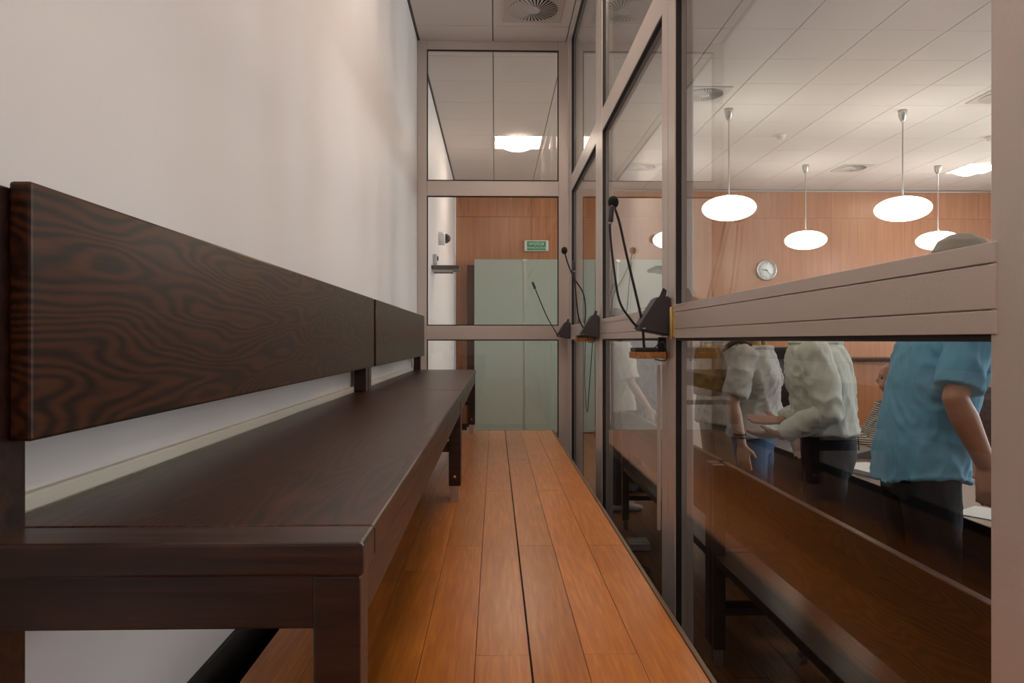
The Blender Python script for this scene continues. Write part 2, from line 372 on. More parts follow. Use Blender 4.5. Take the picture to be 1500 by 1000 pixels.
eg = thing('glass_end_screen', 'aluminium-framed glass screen closing the end of the dock', 'glass partition', (0, YE+.03, 0))
Y0, Y1 = YE, YE+.062
for a, b_ in ((XL, -.545), (.512, XG-.001)): box('post', 'alu', eg, a, b_, Y0, Y1, 0, CEIL, .003)
for z0, z1 in ((0, .09), (RAIL0-.003, RAIL1), (TR0, TR1), (CEIL-.072, CEIL)): box('rail', 'alu', eg, -.545, .512, Y0+.002, Y1-.002, z0, z1, .003)
for z0, z1 in ((.09, RAIL0-.003), (RAIL1, TR0), (TR1, CEIL-.072)):
    box('pane', 'glass', eg, -.543, .510, Y0+.020, Y0+.028, z0+.002, z1-.002, 0)
    bm = bmesh.new(); g = .008
    for (p, q, r, s) in ((-.545, -.545+g, z0, z1), (.512-g, .512, z0, z1), (-.545+g, .512-g, z0, z0+g), (-.545+g, .512-g, z1-g, z1)): bm_box(bm, p, q, Y0+.003, Y0+.02, r, s)
    link('gasket', bm_mesh(bm), 'rubber', eg)

# ------------------------------------------------------------------ benches
def bench(y0, y1, label, group):
    z = PLAT; xr = -.605; xf = -.1435
    t = thing('bench', label, 'bench', ((xr+xf)/2, (y0+y1)/2, z), group)
    st, sb = z+.4795, z+.442
    s = box('seat', 'wenge_seat', t, xr+.005, xf, y0+.075, y1-.002, sb, st, .004)
    box('seat_end_strip', 'wenge_cross', s, xr+.005, xf, y0, y0+.0735, sb, st, .004)
    box('front_apron', 'wenge', t, xf-.026, xf-.006, y0+.05, y1-.004, z+.381, sb, .002)
    for a in (y0+.012, y1-.034): box('end_apron', 'wenge_cross', t, xr+.05, xf-.05, a, a+.022, z+.381, sb, .002)
    for a in (y0+.004, y1-.054):
        up = box('upright', 'wenge_cross', t, xr, xr+.05, a, a+(.074 if a < y0+.1 else .05), z+.07, z+.875, .003)
        box('metal_foot', 'steel', up, xr+.008, xr+.042, a+.008, a+.042, z, z+.07, .001)
        lg = box('leg', 'wenge_cross', t, xf-.056, xf-.004, a, a+.05, z+.07, sb, .003)
        box('metal_foot', 'steel', lg, xf-.05, xf-.012, a+.006, a+.044, z, z+.07, .001)
        lathe('bolt', 'brass', lg, [(.006, 0), (.005, -.003), (.002, -.005)], (xf-.03, a, z+.11), 10, 'y')
        box('stretcher', 'wenge_cross', t, xr+.05, xf-.056, a+.012, a+.038, z+.215, z+.25, .002)
    box('backrest', 'wenge', t, xr+.05, xr+.076, y0+.046, y1-.003, z+.584, z+.882, .004)
    return t
G = 'dark benches with floating backrests'
b1 = bench(.788, 3.165, 'long dark wood bench against the white wall, cross-grain strip at its free end', G)
b2 = bench(3.170, 5.42, 'dark wood bench against the white wall, reaching the glass end screen', G)
DX = (1.56, 0, -PLAT)
for src, lab in ((b1, 'dark wood bench with its back to the glass, beside the man in the blue shirt'),
                 (b2, 'dark wood bench with its back to the glass, near the white floor socket box')):
    c = copy_tree(src, DX); c['label'] = lab

# ------------------------------------------------------------------ gooseneck microphones on the screen
def wedge(y, z, label, neck, capsule_r, s=1.0):
    t = thing('microphone_console', label, 'microphone', (XG-.05, y, z), 'microphone consoles on the glass screen')
    x = XG-.003
    hb = prism('housing', 'grey_plastic', t, [(x, z-.004), (x, z+.128*s), (x-.042*s, z+.128*s), (x-.104*s, z+.030*s), (x-.104*s, z+.016*s)], y-.05*s, y+.05*s, .005)
    prism('clip', 'grey_plastic', hb, [(x-.012, z+.125*s), (x-.008, z+.15*s), (x-.02*s, z+.158*s), (x-.034*s, z+.125*s)], y-.03*s, y-.02*s, .001)
    box('name_plate', 'white_plastic', hb, x-.094*s, x-.084*s, y-.0515*s, y-.05*s, z+.02*s, z+.023*s, 0)
    pts = [(x-.098*s, y, z+.022*s)]+neck
    tube('gooseneck', 'black_plastic', t, pts, .0042, 8)
    e = Vector(neck[-1]); d = (e-Vector(neck[-2])).normalized()
    cp = tube('capsule', 'grey_plastic', t, [e-d*.012, e+d*.035], capsule_r, 10, 0)
    tube('collar', 'steel', cp, [e-d*.018, e-d*.013], capsule_r*.8, 10, 0)
    return t
def shelf_mic(y, z, label, neck, x0, x1):
    t = thing('shelf_microphone', label, 'microphone', ((x0+x1)/2, y, z-.03), 'foam-tipped microphones on small shelves')
    s = box('shelf', 'cork_wood', t, x0, x1, y-.05, y+.05, z-.026, z-.004, .002)
    box('bracket', 'black_plastic', s, XG-.03, XG-.003, y-.008, y+.008, z-.004, z+.046, .002)
    box('base', 'black_plastic', t, x0+.003, x1-.035, y-.045, y+.045, z-.004, z+.011, .003)
    tube('gooseneck', 'black_plastic', t, [((x0+x1)/2-.015, y, z+.008)]+neck, .0046, 8)
    e = Vector(neck[-1]); bm = bmesh.new(); bmesh.ops.create_icosphere(bm, subdivisions=3, radius=1)
    for v in bm.verts: v.co = e+Vector((v.co.x*.0185, v.co.y*.0185, v.co.z*.022+.006))*(1+.03*noise.noise(v.co*9))
    link('windscreen', bm_mesh(bm, smoothed=True), 'foam', t)
    tube('cable', 'black_plastic', t, [(x1-.04, y+.03, z), (x1-.025, y-.06, z+.03), (x1-.02, y-.09, z+.012), (XG-.02, y-.075, z-.03), (x1-.04, y-.02, z-.03)], .0022, 6)
    return t
def P(px, py, Y):  # measured on the photograph once, at a known distance down the dock
    return ((px-725)*Y/1054, Y, EYE+(498-py)*Y/1054)
wedge(2.44, EYE+.018, 'grey wedge microphone console on the post with the brass hinge',
      [P(925, 468, 2.44), P(908, 440, 2.44), P(899, 385, 2.44), P(894, 335, 2.44), P(895.5, 318, 2.44)], .0095)
shelf_mic(2.46, EYE-.036, 'black foam-tipped microphone on a wooden shelf below the brass hinge',
          [P(941, 470, 2.46), P(930, 420, 2.46), P(918, 370, 2.46), P(908, 325, 2.46), P(899, 298, 2.46)], .47, XG-.005)
wedge(4.08, EYE+.012, 'grey wedge microphone console on the middle post of the glass screen',
      [P(858, 486, 4.08), P(848, 465, 4.08), P(843, 420, 4.08), P(841, 392, 4.08)], .0095)
shelf_mic(4.22, EYE+.018, 'black foam-tipped microphone on a wooden shelf at the middle post',
          [P(858, 460, 4.22), P(855, 430, 4.22), P(842, 408, 4.22), P(833, 388, 4.22), P(827, 368, 4.22)], .475, XG-.005)
wedge(5.62, EYE+.012, 'grey wedge microphone console in the corner by the end screen',
      [P(815, 487, 5.6), P(802, 465, 5.58), P(790, 437, 5.56), P(783, 420, 5.55)], .010)
cb = tube('hanging_cable', 'black_plastic', None, [(XG-.010, 4.6, EYE+.0), (XG-.012, 4.62, EYE-.25), (XG-.012, 4.5, EYE-.45), (XG-.012, 4.4, EYE-.3), (XG-.010, 4.26, EYE-.01)], .0025, 6, loc=(XG-.01, 4.45, EYE))
tag(cb, 'thin black cable looped below the microphone shelf at the middle post', 'cable')

# ------------------------------------------------------------------ ceiling fittings
def swirl(i, j, label):
    cx, cy = TX0+(i+.5)*T, TY0+(j+.5)*T; z = CEIL
    t = thing('air_diffuser', label, 'air vent', (cx, cy, z), 'round swirl air diffusers in the ceiling')
    box('plate', 'diffuser_metal', t, cx-.215, cx+.215, cy-.215, cy+.215, z-.008, z, .002)
    lathe('recess', 'rubber', t, [(.178, -.0090), (.178, -.0082)], (cx, cy, z), 40)
    lathe('hub', 'diffuser_metal', t, [(.055, -.009), (.05, -.016), (.01, -.018)], (cx, cy, z), 24)
    n = 36; base = None
    for k in range(n):
        a0 = 2*math.pi*k/n
        if base is None:
            bm = bmesh.new(); vv = []
            for zz in (-.0095, -.0125):
                for r, da in ((.05, 0), (.05, .12), (.18, .42), (.18, .32)):
                    vv.append(bm.verts.new((r*math.cos(da), -r*math.sin(da), zz-(.004 if da in (.12, .42) else 0))))
            for f in ((0, 1, 2, 3), (7, 6, 5, 4), (0, 4, 5, 1), (1, 5, 6, 2), (2, 6, 7, 3), (3, 7, 4, 0)): bm.faces.new([vv[q] for q in f])
            base = bm_mesh(bm); base.materials.append(MATS['diffuser_metal'])
        o = bpy.data.objects.new('vane', base); COL.objects.link(o); o.parent = t; o.rotation_euler = (0, 0, a0)
swirl(0, -2, 'round swirl air diffuser in the ceiling above the dock')
for (i, j), lb in {(3, 1): 'round swirl air diffuser behind the pendant lamps on the aisle side, first of its row',
                   (8, 1): 'round swirl air diffuser in the courtroom ceiling between lamps on the window side',
                   (3, 6): 'round swirl air diffuser in the ceiling near the frosted glass and the wood wall',
                   (8, 6): 'round swirl air diffuser close to the wood wall above the clock side'}.items(): swirl(i, j, lb)
def panel(i, j, label):
    x0, y0 = TX0+i*T, TY0+j*T; z = CEIL
    t = thing('ceiling_light', label, 'ceiling light', (x0+T/2, y0+T/2, z), 'square ceiling lights set in the tile grid')
    bm = bmesh.new()
    for (a, b_, c, d) in ((0, .02, 0, T), (T-.02, T, 0, T), (.02, T-.02, 0, .02), (.02, T-.02, T-.02, T)): bm_box(bm, x0+a, x0+b_, y0+c, y0+d, z-.004, z+.012, .001)
    link('frame', bm_mesh(bm), 'white_plastic', t)
    box('reflector', 'panel_light', t, x0+.02, x0+T-.02, y0+.02, y0+T-.02, z+.004, z+.011, 0)
    bm = bmesh.new(); n = 10; prev = None                 # curved tray hanging under the middle
    for k in range(n+1):
        u = k/n*2-1; x = x0+T/2+u*.16; zz = z-.012-.035*(1-u*u)
        cur = [bm.verts.new((x, y0+.03, zz)), bm.verts.new((x, y0+T-.03, zz)), bm.verts.new((x, y0+T-.03, zz+.004)), bm.verts.new((x, y0+.03, zz+.004))]
        if prev:
            for q in range(4): bm.faces.new((prev[q], prev[(q+1) % 4], cur[(q+1) % 4], cur[q]))
        else: bm.faces.new(cur)
        prev = cur
    bm.faces.new(prev); link('diffuser_tray', bm_mesh(bm, smoothed=True), 'panel_light_soft', t)
    box('cross_bar', 'steel', t, x0+T/2-.05, x0+T/2+.05, y0+.022, y0+.05, z-.012, z-.002, .001)
for (i, j), lb in {(0, 4): 'lit square ceiling light beyond the glass end screen', (11, 6): 'lit square ceiling light near the wood wall on the window side',
                   (0, -6): 'lit square ceiling light over the benches in the dock', (0, -11): 'lit square ceiling light at the rear of the dock',
                   (5, -6): 'lit square ceiling light over the courtroom aisle', (10, -6): 'lit square ceiling light over the window side of the courtroom'}.items(): panel(i, j, lb)
def pendant(x, y, label):
    t = thing('pendant_lamp', label, 'pendant lamp', (x, y, CEIL), 'white oval pendant lamps')
    lathe('ceiling_cup', 'steel', t, [(.045, 0), (.045, -.03), (.036, -.075), (.016, -.115), (.006, -.12)], (x, y, CEIL), 24)
    tube('rod', 'steel', t, [(x, y, CEIL-.1), (x, y, CEIL-.92)], .008, 8, 0)
    zc = EYE+1.37; prof = []
    for k in range(17):
        a = R(-88+k*11); prof.append((.272*math.cos(a), .125*math.sin(a)))
    sh = lathe('glass_shade', 'lamp_opal', t, prof, (x, y, zc), 40)
    lathe('shade_cap', 'steel', sh, [(.03, .12), (.03, .135), (.012, .15)], (x, y, zc), 20)
k = 0
for y, row in ((7.42, 'the row nearer the judge desk'), (9.77, 'the row by the wood wall')):
    for x, nm in ((2.43, 'on the aisle side'), (4.26, 'second from the aisle'), (6.1, 'third from the aisle')):
        pendant(x, y, 'white oval pendant lamp %s in %s' % (nm, row))
for x, y, lb in ((3.35, 8.35, 'small white smoke detector between the pendant lamps on the aisle side'), (5.85, 8.35, 'small white smoke detector between the pendant lamps on the window side')):
    t = thing('smoke_detector', lb, 'smoke detector', (x, y, CEIL))
    lathe('base', 'white_plastic', t, [(.06, 0), (.06, -.015), (.05, -.018)], (x, y, CEIL), 24); lathe('sensor', 'white_plastic', t, [(.042, -.018), (.045, -.04), (.03, -.055)], (x, y, CEIL), 24)

# ------------------------------------------------------------------ things on the walls
cx, cz, cy = 4.33, EYE+1.115, YB
t = thing('wall_clock', 'round silver-rimmed wall clock on the wood panelling', 'clock', (cx, cy, cz))
lathe('rim', 'steel', t, [(.165, 0), (.168, -.03), (.155, -.045), (.142, -.04), (.142, -.02), (.10, -.012)], (cx, cy, cz), 40, 'y')
f = lathe('face', 'clock_white', t, [(.143, -.014), (.143, -.02)], (cx, cy, cz), 40, 'y')
ry = Matrix.Rotation(R(90), 3, 'X')
for h in range(12):
    a = R(h*30); text('numeral', 'black_plastic', f, str(h or 12), (cx+.115*math.sin(a), cy-.021, cz+.115*math.cos(a)), .04, ry, .0005)
def hand_(name, ang, ln, wd):
    d = Vector((math.sin(R(ang)), 0, math.cos(R(ang)))); s = Vector((d.z, 0, -d.x)); c0 = Vector((cx, cy-.026, cz)); bm = bmesh.new()
    v = [bm.verts.new(c0+d*u+s*q+Vector((0, dy, 0))) for dy in (0, -.002) for u, q in ((-.02, -wd), (-.02, wd), (ln, wd*.6), (ln, -wd*.6))]
    for ff in ((0, 1, 2, 3), (7, 6, 5, 4), (0, 4, 5, 1), (1, 5, 6, 2), (2, 6, 7, 3), (3, 7, 4, 0)): bm.faces.new([v[i] for i in ff])
    link(name, bm_mesh(bm), 'black_plastic', t)
hand_('hour_hand', 281, .075, .006); hand_('minute_hand', 138, .115, .004)

sx, sz, sy = .655, EYE+1.49, YB
t = thing('exit_sign', 'green emergency exit sign box above the frosted glass', 'sign', (sx, sy, sz))
box('housing', 'white_plastic', t, sx-.19, sx+.19, sy-.06, sy, sz-.085, sz+.085, .01)
pl = box('sign_plate', 'sign_green', t, sx-.15, sx+.15, sy-.064, sy-.06, sz-.07, sz+.07, .001)
text('lettering', 'white_plastic', pl, 'WYJŚCIE', (sx, sy-.066, sz+.025), .062, ry, .001)
text('lettering', 'white_plastic', pl, 'EWAKUACYJNE', (sx, sy-.066, sz-.035), .042, ry, .001)

t = thing('security_camera', 'small white dome camera with a black eye on the white wall', 'security camera', (XL, 7.95, EYE+1.12))
lathe('housing', 'white_plastic', t, [(.075, 0), (.075, .06), (.06, .075)], (XL, 7.95, EYE+1.12), 28, 'x')
dm = lathe('dome', 'black_plastic', t, [(.055, .07), (.052, .095), (.035, .12), (.012, .13)], (XL, 7.95, EYE+1.12), 28, 'x')
t = thing('wall_shelf', 'narrow dark shelf on the white wall under the dome camera', 'shelf', (XL, 7.2, EYE+.71))
box('board', 'wenge_cross', t, XL, XL+.27, 7.02, 7.40, EYE+.695, EYE+.73, .003)
for y in (7.1, 7.32): box('bracket', 'steel', t, XL, XL+.2, y-.008, y+.008, EYE+.675, EYE+.695, .001)
t = thing('thermostat', 'small grey control box on the white wall above the shelf', 'control box', (XL, 7.25, EYE+.80))
box('case', 'diffuser_metal', t, XL, XL+.04, 7.2, 7.30, EYE+.76, EYE+.86, .006); lathe('dial', 'grey_plastic', t, [(.025, .04), (.022, .052)], (XL, 7.25, EYE+.82), 20, 'x')

# frosted glass doors with a dark jamb in front of the wood wall
t = thing('frosted_glass_screen', 'tall pale green frosted glass screen before the wood wall', 'glass screen', (1.1, 11.05, 0))
ex = [-.32, .455, 1.17, 1.89, 2.6]
for a, b_ in zip(ex, ex[1:]): box('panel', 'frosted_glass', t, a+.004, b_-.004, 11.04, 11.052, .02, EYE+1.24, .002)
for x in ex[1:-1]:
    box('joint_profile', 'steel', t, x-.008, x+.008, 11.03, 11.06, .02, EYE+1.22, .001); box('clamp', 'steel', t, x-.03, x+.03, 11.02, 11.07, EYE+1.20, EYE+1.245, .003)
box('floor_channel', 'steel', t, ex[0], ex[-1], 11.025, 11.067, 0, .025, .001)
t = thing('door_jamb', 'dark wood upright beside the frosted glass screen', 'post', (-.375, 11.2, 0))
box('upright', 'wenge', t, -.43, -.325, 11.1, 11.3, 0, EYE+1.16, .004); box('plinth', 'steel', t, -.435, -.32, 11.095, 11.305, 0, .08, .002)

# ------------------------------------------------------------------ courtroom furniture
t = thing('counsel_table', 'long dark wood table covered with papers, beside the men in shirts', 'table', (2.1, 3.4, 0))
box('tabletop', 'desk_wood', t, 1.85, 2.46, 1.2, 5.9, .68, .72, .004)
box('modesty_panel', 'desk_wood', t, 1.91, 1.935, 1.3, 5.8, .12, .68, .002)
for y in (1.25, 3.35, 5.82):
    for x in (1.88, 2.39): box('leg', 'desk_wood', t, x, x+.05, y, y+.05, 0, .68, .003)
def sheet(x, y, z, rot, w_=.21, h_=.297, th=.003, name='paper', lab='', mat='paper', cat='paper', grp=None):
    bm = bmesh.new(); bm_box(bm, -w_/2, w_/2, -h_/2, h_/2, 0, th, 0)
    me = bm_mesh(bm); me.transform(Matrix.Translation((x, y, z)) @ Matrix.Rotation(R(rot), 4, 'Z'))
    return tag(link(name, me, mat, None, (x, y, z)), lab, cat, grp)
sheet(2.00, 3.80, .7205, 12, lab='white paper stack on the dark table between the two standing men', th=.02, grp='papers on the long dark table')
sheet(2.02, 3.45, .7205, -25, lab='loose white sheet on the dark table by the paper stack', grp='papers on the long dark table')
sheet(2.02, 2.80, .7205, 35, lab='white sheet on the dark table beside the hand of the man in blue', grp='papers on the long dark table')
sheet(2.0, 2.42, .7205, 5, lab='printed paper file at the near corner of the dark table', th=.012, grp='papers on the long dark table')
sheet(2.05, 4.5, .7205, 20, lab='white sheet on the dark table by the open hands', grp='papers on the long dark table')
t = thing('desk_microphone', 'black desk microphone console with thin stalk on the dark table', 'microphone', (2.2, 4.3, .72))
prism('base', 'grey_plastic', t, [(2.12, .72), (2.28, .72), (2.26, .77), (2.14, .74)], 4.23, 4.37, .004)
tube('stalk', 'black_plastic', t, [(2.2, 4.3, .75), (2.2, 4.32, .9), (2.17, 4.35, 1.02)], .004, 8)
t = thing('judge_desk', 'raised dark wood desk front at the window side with a red folder on top', 'desk', (5.2, 6.8, 0))
box('front_panel', 'desk_wood', t, 3.9, 6.6, 6.4, 6.44, 0, .96, .003); box('desktop', 'desk_wood', t, 3.85, 6.65, 6.35, 7.1, .96, 1.0, .004)
for x in (3.9, 6.56): box('side_panel', 'desk_wood', t, x, x+.04, 6.44, 7.05, 0, .96, .003)
t = thing('folder', 'thick reddish folder lying on the raised dark desk', 'folder', (4.33, 6.55, 1.0))
box('cover', 'red_folder', t, 4.2, 4.46, 6.42, 6.7, 1.0, 1.006, .001); box('pages', 'paper', t, 4.205, 4.45, 6.43, 6.69, 1.006, 1.085, .002); box('cover', 'red_folder', t, 4.2, 4.46, 6.42, 6.7, 1.085, 1.091, .001)
box('spine', 'red_folder', t, 4.195, 4.465, 6.412, 6.42, 1.0, 1.091, .001)
t = thing('clerk_desk', 'reddish brown low wood desk screen standing before the wood wall', 'desk', (4.6, 9.2, 0))
box('front_panel', 'veneer', t, 3.0, 6.3, 9.1, 9.14, 0, 1.15, .003); box('desktop', 'wenge', t, 2.95, 6.35, 9.05, 9.7, 1.15, 1.19, .004)
for x in (3.0, 6.26): box('side_panel', 'veneer', t, x, x+.04, 9.14, 9.65, 0, 1.15, .003)
def office_chair(x, y, ang, top, label):
    t = thing('office_chair', label, 'chair', (x, y, 0), 'black leather office chairs')
    M_ = Matrix.Translation((x, y, 0)) @ Matrix.Rotation(R(ang), 4, 'Z')
    def part(name, mat, fn, par=None):
        bm = bmesh.new(); fn(bm); me = bm_mesh(bm, smoothed=False); me.transform(M_); return link(name, me, mat, par or t)
    part('seat', 'black_leather', lambda bm: bm_box(bm, -.25, .25, -.25, .25, .43, .52, .03))
    part('backrest', 'black_leather', lambda bm: bm_box(bm, -.25, .25, -.31, -.22, .55, top, .035))
    part('column', 'steel', lambda bm: bm_tube(bm, [(0, 0, .08), (0, 0, .43)], .03))
    part('back_bracket', 'black_plastic', lambda bm: bm_box(bm, -.04, .04, -.33, -.305, .46, .8, .005))
    for s in (-1, 1): part('armrest', 'black_plastic', lambda bm: bm_tube(bm, curve_pts([(s*.25, .1, .47), (s*.31, .1, .6), (s*.3, -.02, .66), (s*.28, -.22, .66)], 5), .02))
    for k in range(5):
        a = R(72*k); ft = part('leg', 'black_plastic', lambda bm: bm_tube(bm, [(0, 0, .11), (.3*math.cos(a), .3*math.sin(a), .075)], [.025, .016]))
        part('caster', 'rubber', lambda bm: bm_lathe(bm, [(.028, -.02), (.028, .02)], (.3*math.cos(a), .3*math.sin(a), .028), 14, 'x'), ft)
    return t
office_chair(2.55, 6.25, 150, 1.36, 'black high-back office chair behind the long dark table')
office_chair(4.95, 7.6, 180, 1.75, 'tall black leather chair behind the raised dark desk')
t = thing('low_cabinet', 'low light grey cabinet between the frosted glass and the people', 'cabinet', (2.6, 9.0, 0))
box('body', 'diffuser_metal', t, 2.3, 2.62, 8.8, 9.2, .06, 1.2, .004); d = box('door', 'white_plastic', t, 2.305, 2.615, 8.78, 8.80, .08, 1.18, .003); box('handle', 'steel', d, 2.57, 2.585, 8.765, 8.78, .6, .75, .002); box('plinth', 'near_black', t, 2.32, 2.6, 8.82, 9.18, 0, .06, 0)
t = thing('floor_socket_box', 'white floor socket box on the courtroom floor near the glass', 'socket box', (.98, 4.9, 0))
box('case', 'white_plastic', t, .91, 1.05, 4.82, 4.98, 0, .05, .008); box('lid', 'diffuser_metal', t, .925, 1.035, 4.835, 4.965, .05, .054, .001)
cb = tube('floor_cable', 'black_plastic', None, [(.93, 4.8, .008), (.85, 4.6, .008), (.95, 4.4, .008), (.82, 4.2, .008), (.75, 4.0, .008)], .005, 6, loc=(.9, 4.4, 0))
tag(cb, 'black cable snaking over the floor from the white socket box', 'cable')

# ------------------------------------------------------------------ people
def remesh(bm, voxel, sm=4, wrinkle=None):
    me = bm_mesh(bm); o = bpy.data.objects.new('tmp', me); COL.objects.link(o)
    md = o.modifiers.new('r', 'REMESH'); md.mode = 'VOXEL'; md.voxel_size = voxel; md.use_smooth_shade = True
    ms = o.modifiers.new('s', 'SMOOTH'); ms.factor = .5; ms.iterations = sm
    dg = bpy.context.evaluated_depsgraph_get(); dg.update()
    out = bpy.data.meshes.new_from_object(o.evaluated_get(dg)); bpy.data.objects.remove(o); bpy.data.meshes.remove(me)
    if wrinkle:
        amp, seed = wrinkle; new = []
        for v in out.vertices:
            p = v.co+Vector((seed, seed*2, 0)); wz = noise.noise(p*4)*.5
            u, w2 = p.x+p.y*.6, p.y-p.x*.6                       # folds run down and across in two slanting families
            q = Vector(((u+.55*p.z)*10+wz, (w2+.2*p.z)*10, p.z*2.0+wz)); q2 = Vector(((u-.9*p.z)*17+wz*1.5, (w2-.4*p.z)*17, p.z*2.5)); q3 = p*26
            f = max(.05, (1-abs(noise.noise(q))*2.6)*.6+(1-abs(noise.noise(q2))*2.6)*.4+noise.noise(q3)*.08)
            new.append(v.co+v.normal*amp*(f-.25))
        for v, c in zip(out.vertices, new): v.co = c
    smooth(out); out.materials.clear(); return out
def rings(bm, secs, seg=24, hem=None):
    """stack of elliptical sections (cx, cy, z, rx, ry); slightly squared"""
    rs = []
    for i, (cx_, cy_, z, rx, ry_) in enumerate(secs):
        r = []
        for k in range(seg):
            a = 2*math.pi*k/seg; c, s = math.cos(a), math.sin(a); e = .85
            dz = hem(a) if hem and i == 0 else 0
            r.append(bm.verts.new((cx_+rx*math.copysign(abs(c)**e, c), cy_+ry_*math.copysign(abs(s)**e, s), z+dz)))
        rs.append(r)
    for u, v in zip(rs, rs[1:]):
        for k in range(seg): bm.faces.new((u[k], u[(k+1) % seg], v[(k+1) % seg], v[k]))
    bm.faces.new(rs[0][::-1]); bm.faces.new(rs[-1])
def hand(bm, wrist, d, pn, side, curl, spread=.12):
    """palm and five fingers; d points along the hand, pn out of the palm, side +1/-1 puts the thumb"""
    d = Vector(d).normalized(); pn = Vector(pn); pn = (pn-d*pn.dot(d)).normalized(); s = d.cross(pn)*side; w_ = Vector(wrist)
    bm_tube(bm, [w_, w_+d*.045, w_+d*.085], [.026, .037, .038], 14, .42, pn)
    for k, (o_, ln) in enumerate(((.029, .072), (.010, .082), (-.010, .077), (-.028, .060))):
        p = w_+d*.088+s*o_; a = curl; dirv = (d+s*o_*spread*30*.1).normalized(); pts = [p-d*.02]
        pts.append(p); cur = p
        for q, fr in enumerate((.45, .31, .24)):
            a2 = a*(q+.6); v = dirv*math.cos(a2)+pn*math.sin(a2); cur = cur+v*ln*fr; pts.append(cur)
        bm_tube(bm, pts, [.0092, .0095, .009, .0082, .007], 10)
    th = w_+d*.03+s*.026
    bm_tube(bm, [w_+d*.015+s*.012, th, th+(d*.7+s*.75+pn*.25).normalized()*.036, th+(d*.7+s*.75+pn*.25).normalized()*.036+(d*.9+s*.25+pn*.4*(1+curl)).normalized()*.033], [.014, .0135, .011, .0085], 10)
def person(label, loc, face, H, skin, top, bottom, hair, arms, lean=(0, 0), sleeve='short', hem=.50, loose=.02, tail=0.0, hairstyle='short', belly=0.0,
           seated=False, tuck=False, female=False, shoe='rubber', wr=.016, seed=1.0, group=None, voxel=.0065):
    """local frame: facing +y, right hand at +x.  arms = {'R': (elbow, wrist, hand_dir, palm_normal, curl), 'L': ...} in fractions of H"""
    t = thing('person', label, 'person', loc, group)
    M_ = Matrix.Translation(loc) @ Matrix.Rotation(R(-face), 4, 'Z') @ Matrix.Scale(H, 4)
    hip = .53 if not seated else .27
    def sp(z):                                          # spine offset from lean
        k = max(0, (z-hip)/.47); return Vector((lean[0]*k, lean[1]*k, 0))
    def dz(z): return z if not seated else z-.26
    sw = .108 if female else .116; hw = .052
    def torso(bm, g, z0, top_=.825, hemf=None, flare=0):
        prof = [(.46, .082, .058), (.50, .096, .068), (.545, .096, .068), (.60, .084 if not female else .076, .062+belly*.5), (.66, .088 if not female else .082, .064+belly*.3),
                (.72, .097, .070 if not female else .078), (.77, .105, .066), (.805, .100, .054), (.825, .070, .043)]
        secs = []
        zs = sorted({z0, top_}|{z for z, _, _ in prof if z0 < z < top_})
        for z in zs:
            for (a, ra, sa), (b_, rb, sb_) in zip(prof, prof[1:]):
                if a <= z <= b_+1e-6:
                    u = (z-a)/(b_-a); rx, ry_ = ra+(rb-ra)*u, sa+(sb_-sa)*u; break
            else: rx, ry_ = prof[0][1:]
            s = sp(dz(z)); secs.append((s.x, s.y, dz(z), rx+g+(flare if z == z0 else 0), ry_+g+(flare if z == z0 else 0)))
        rings(bm, secs, 28, hemf)
    sh = {}
    for sd, sg_ in (('R', 1), ('L', -1)):
        sh[sd] = Vector((sg_*sw, -.004, dz(.805)))+sp(dz(.805))
    hd = sp(dz(.93))*1.05+Vector((0, .012, 0)); nk = sp(dz(.84))
    legs = {}
    for sg_ in (1, -1):
        if seated: legs[sg_] = [Vector((sg_*hw, 0, .27)), Vector((sg_*.06, .25, .27)), Vector((sg_*.06, .26, .035))]
        else: legs[sg_] = [Vector((sg_*hw, 0, .50)), Vector((sg_*.058, .012, .275)), Vector((sg_*.062, -.01, .04))]
    # ---- body: one continuous skin
    bm = bmesh.new(); torso(bm, 0, .46)
    bm_tube(bm, [nk-Vector((0, 0, .03)), nk+Vector((0, .004, .02)), hd-Vector((0, .008, .035))], [.040, .034, .034], 14)
    z0 = dz(.935)
    bm2 = [(-.062, .020, .030), (-.05, .030, .040), (-.03, .038, .050), (0, .043, .056), (.025, .044, .058), (.045, .038, .050), (.058, .026, .034), (.064, .010, .014)]
    rings(bm, [(hd.x, hd.y+(.012 if q[0] < -.02 else 0), z0+q[0], q[1], q[2]) for q in bm2], 20)
    bm_tube(bm, [(hd.x, hd.y+.054, z0+.012), (hd.x, hd.y+.066, z0-.010), (hd.x, hd.y+.062, z0-.016)], [.006, .009, .008], 8)         # nose
    bm_tube(bm, [(hd.x-.028, hd.y+.050, z0+.016), (hd.x, hd.y+.056, z0+.015), (hd.x+.028, hd.y+.050, z0+.016)], .006, 8)               # brow
    bm_tube(bm, [(hd.x-.014, hd.y+.056, z0-.033), (hd.x+.014, hd.y+.056, z0-.033)], .0055, 8)                                           # lips
    for sg_ in (1, -1): bm_tube(bm, [(hd.x+sg_*.045, hd.y-.006, z0-.012), (hd.x+sg_*.048, hd.y-.010, z0+.010)], [.008, .010], 8, .5, (1, 0, 0))
    for sd, (el, wr_, hdir, pn, curl) in arms.items():
        el, wr_ = Vector(el), Vector(wr_); m1 = sh[sd].lerp(el, .45); m2 = el.lerp(wr_, .3)
        bm_tube(bm, [sh[sd], m1, el, m2, wr_], [.030, .027, .0235, .0255, .0175] if not female else [.028, .025, .021, .0215, .0145], 14)
    for sg_, (a, k_, an) in legs.items():
        bm_tube(bm, [a, a.lerp(k_, .4), k_, k_.lerp(an, .35), an], [.050, .044, .031, .032, .021], 14)
        bm_tube(bm, [an+Vector((0, -.02, -.015)), an+Vector((0, .05, -.022)), an+Vector((0, .10, -.026))], [.018, .022, .016], 12)
    for v in bm.verts: v.co = M_ @ v.co
    rot3 = (Matrix.Rotation(R(-face), 3, 'Z'))
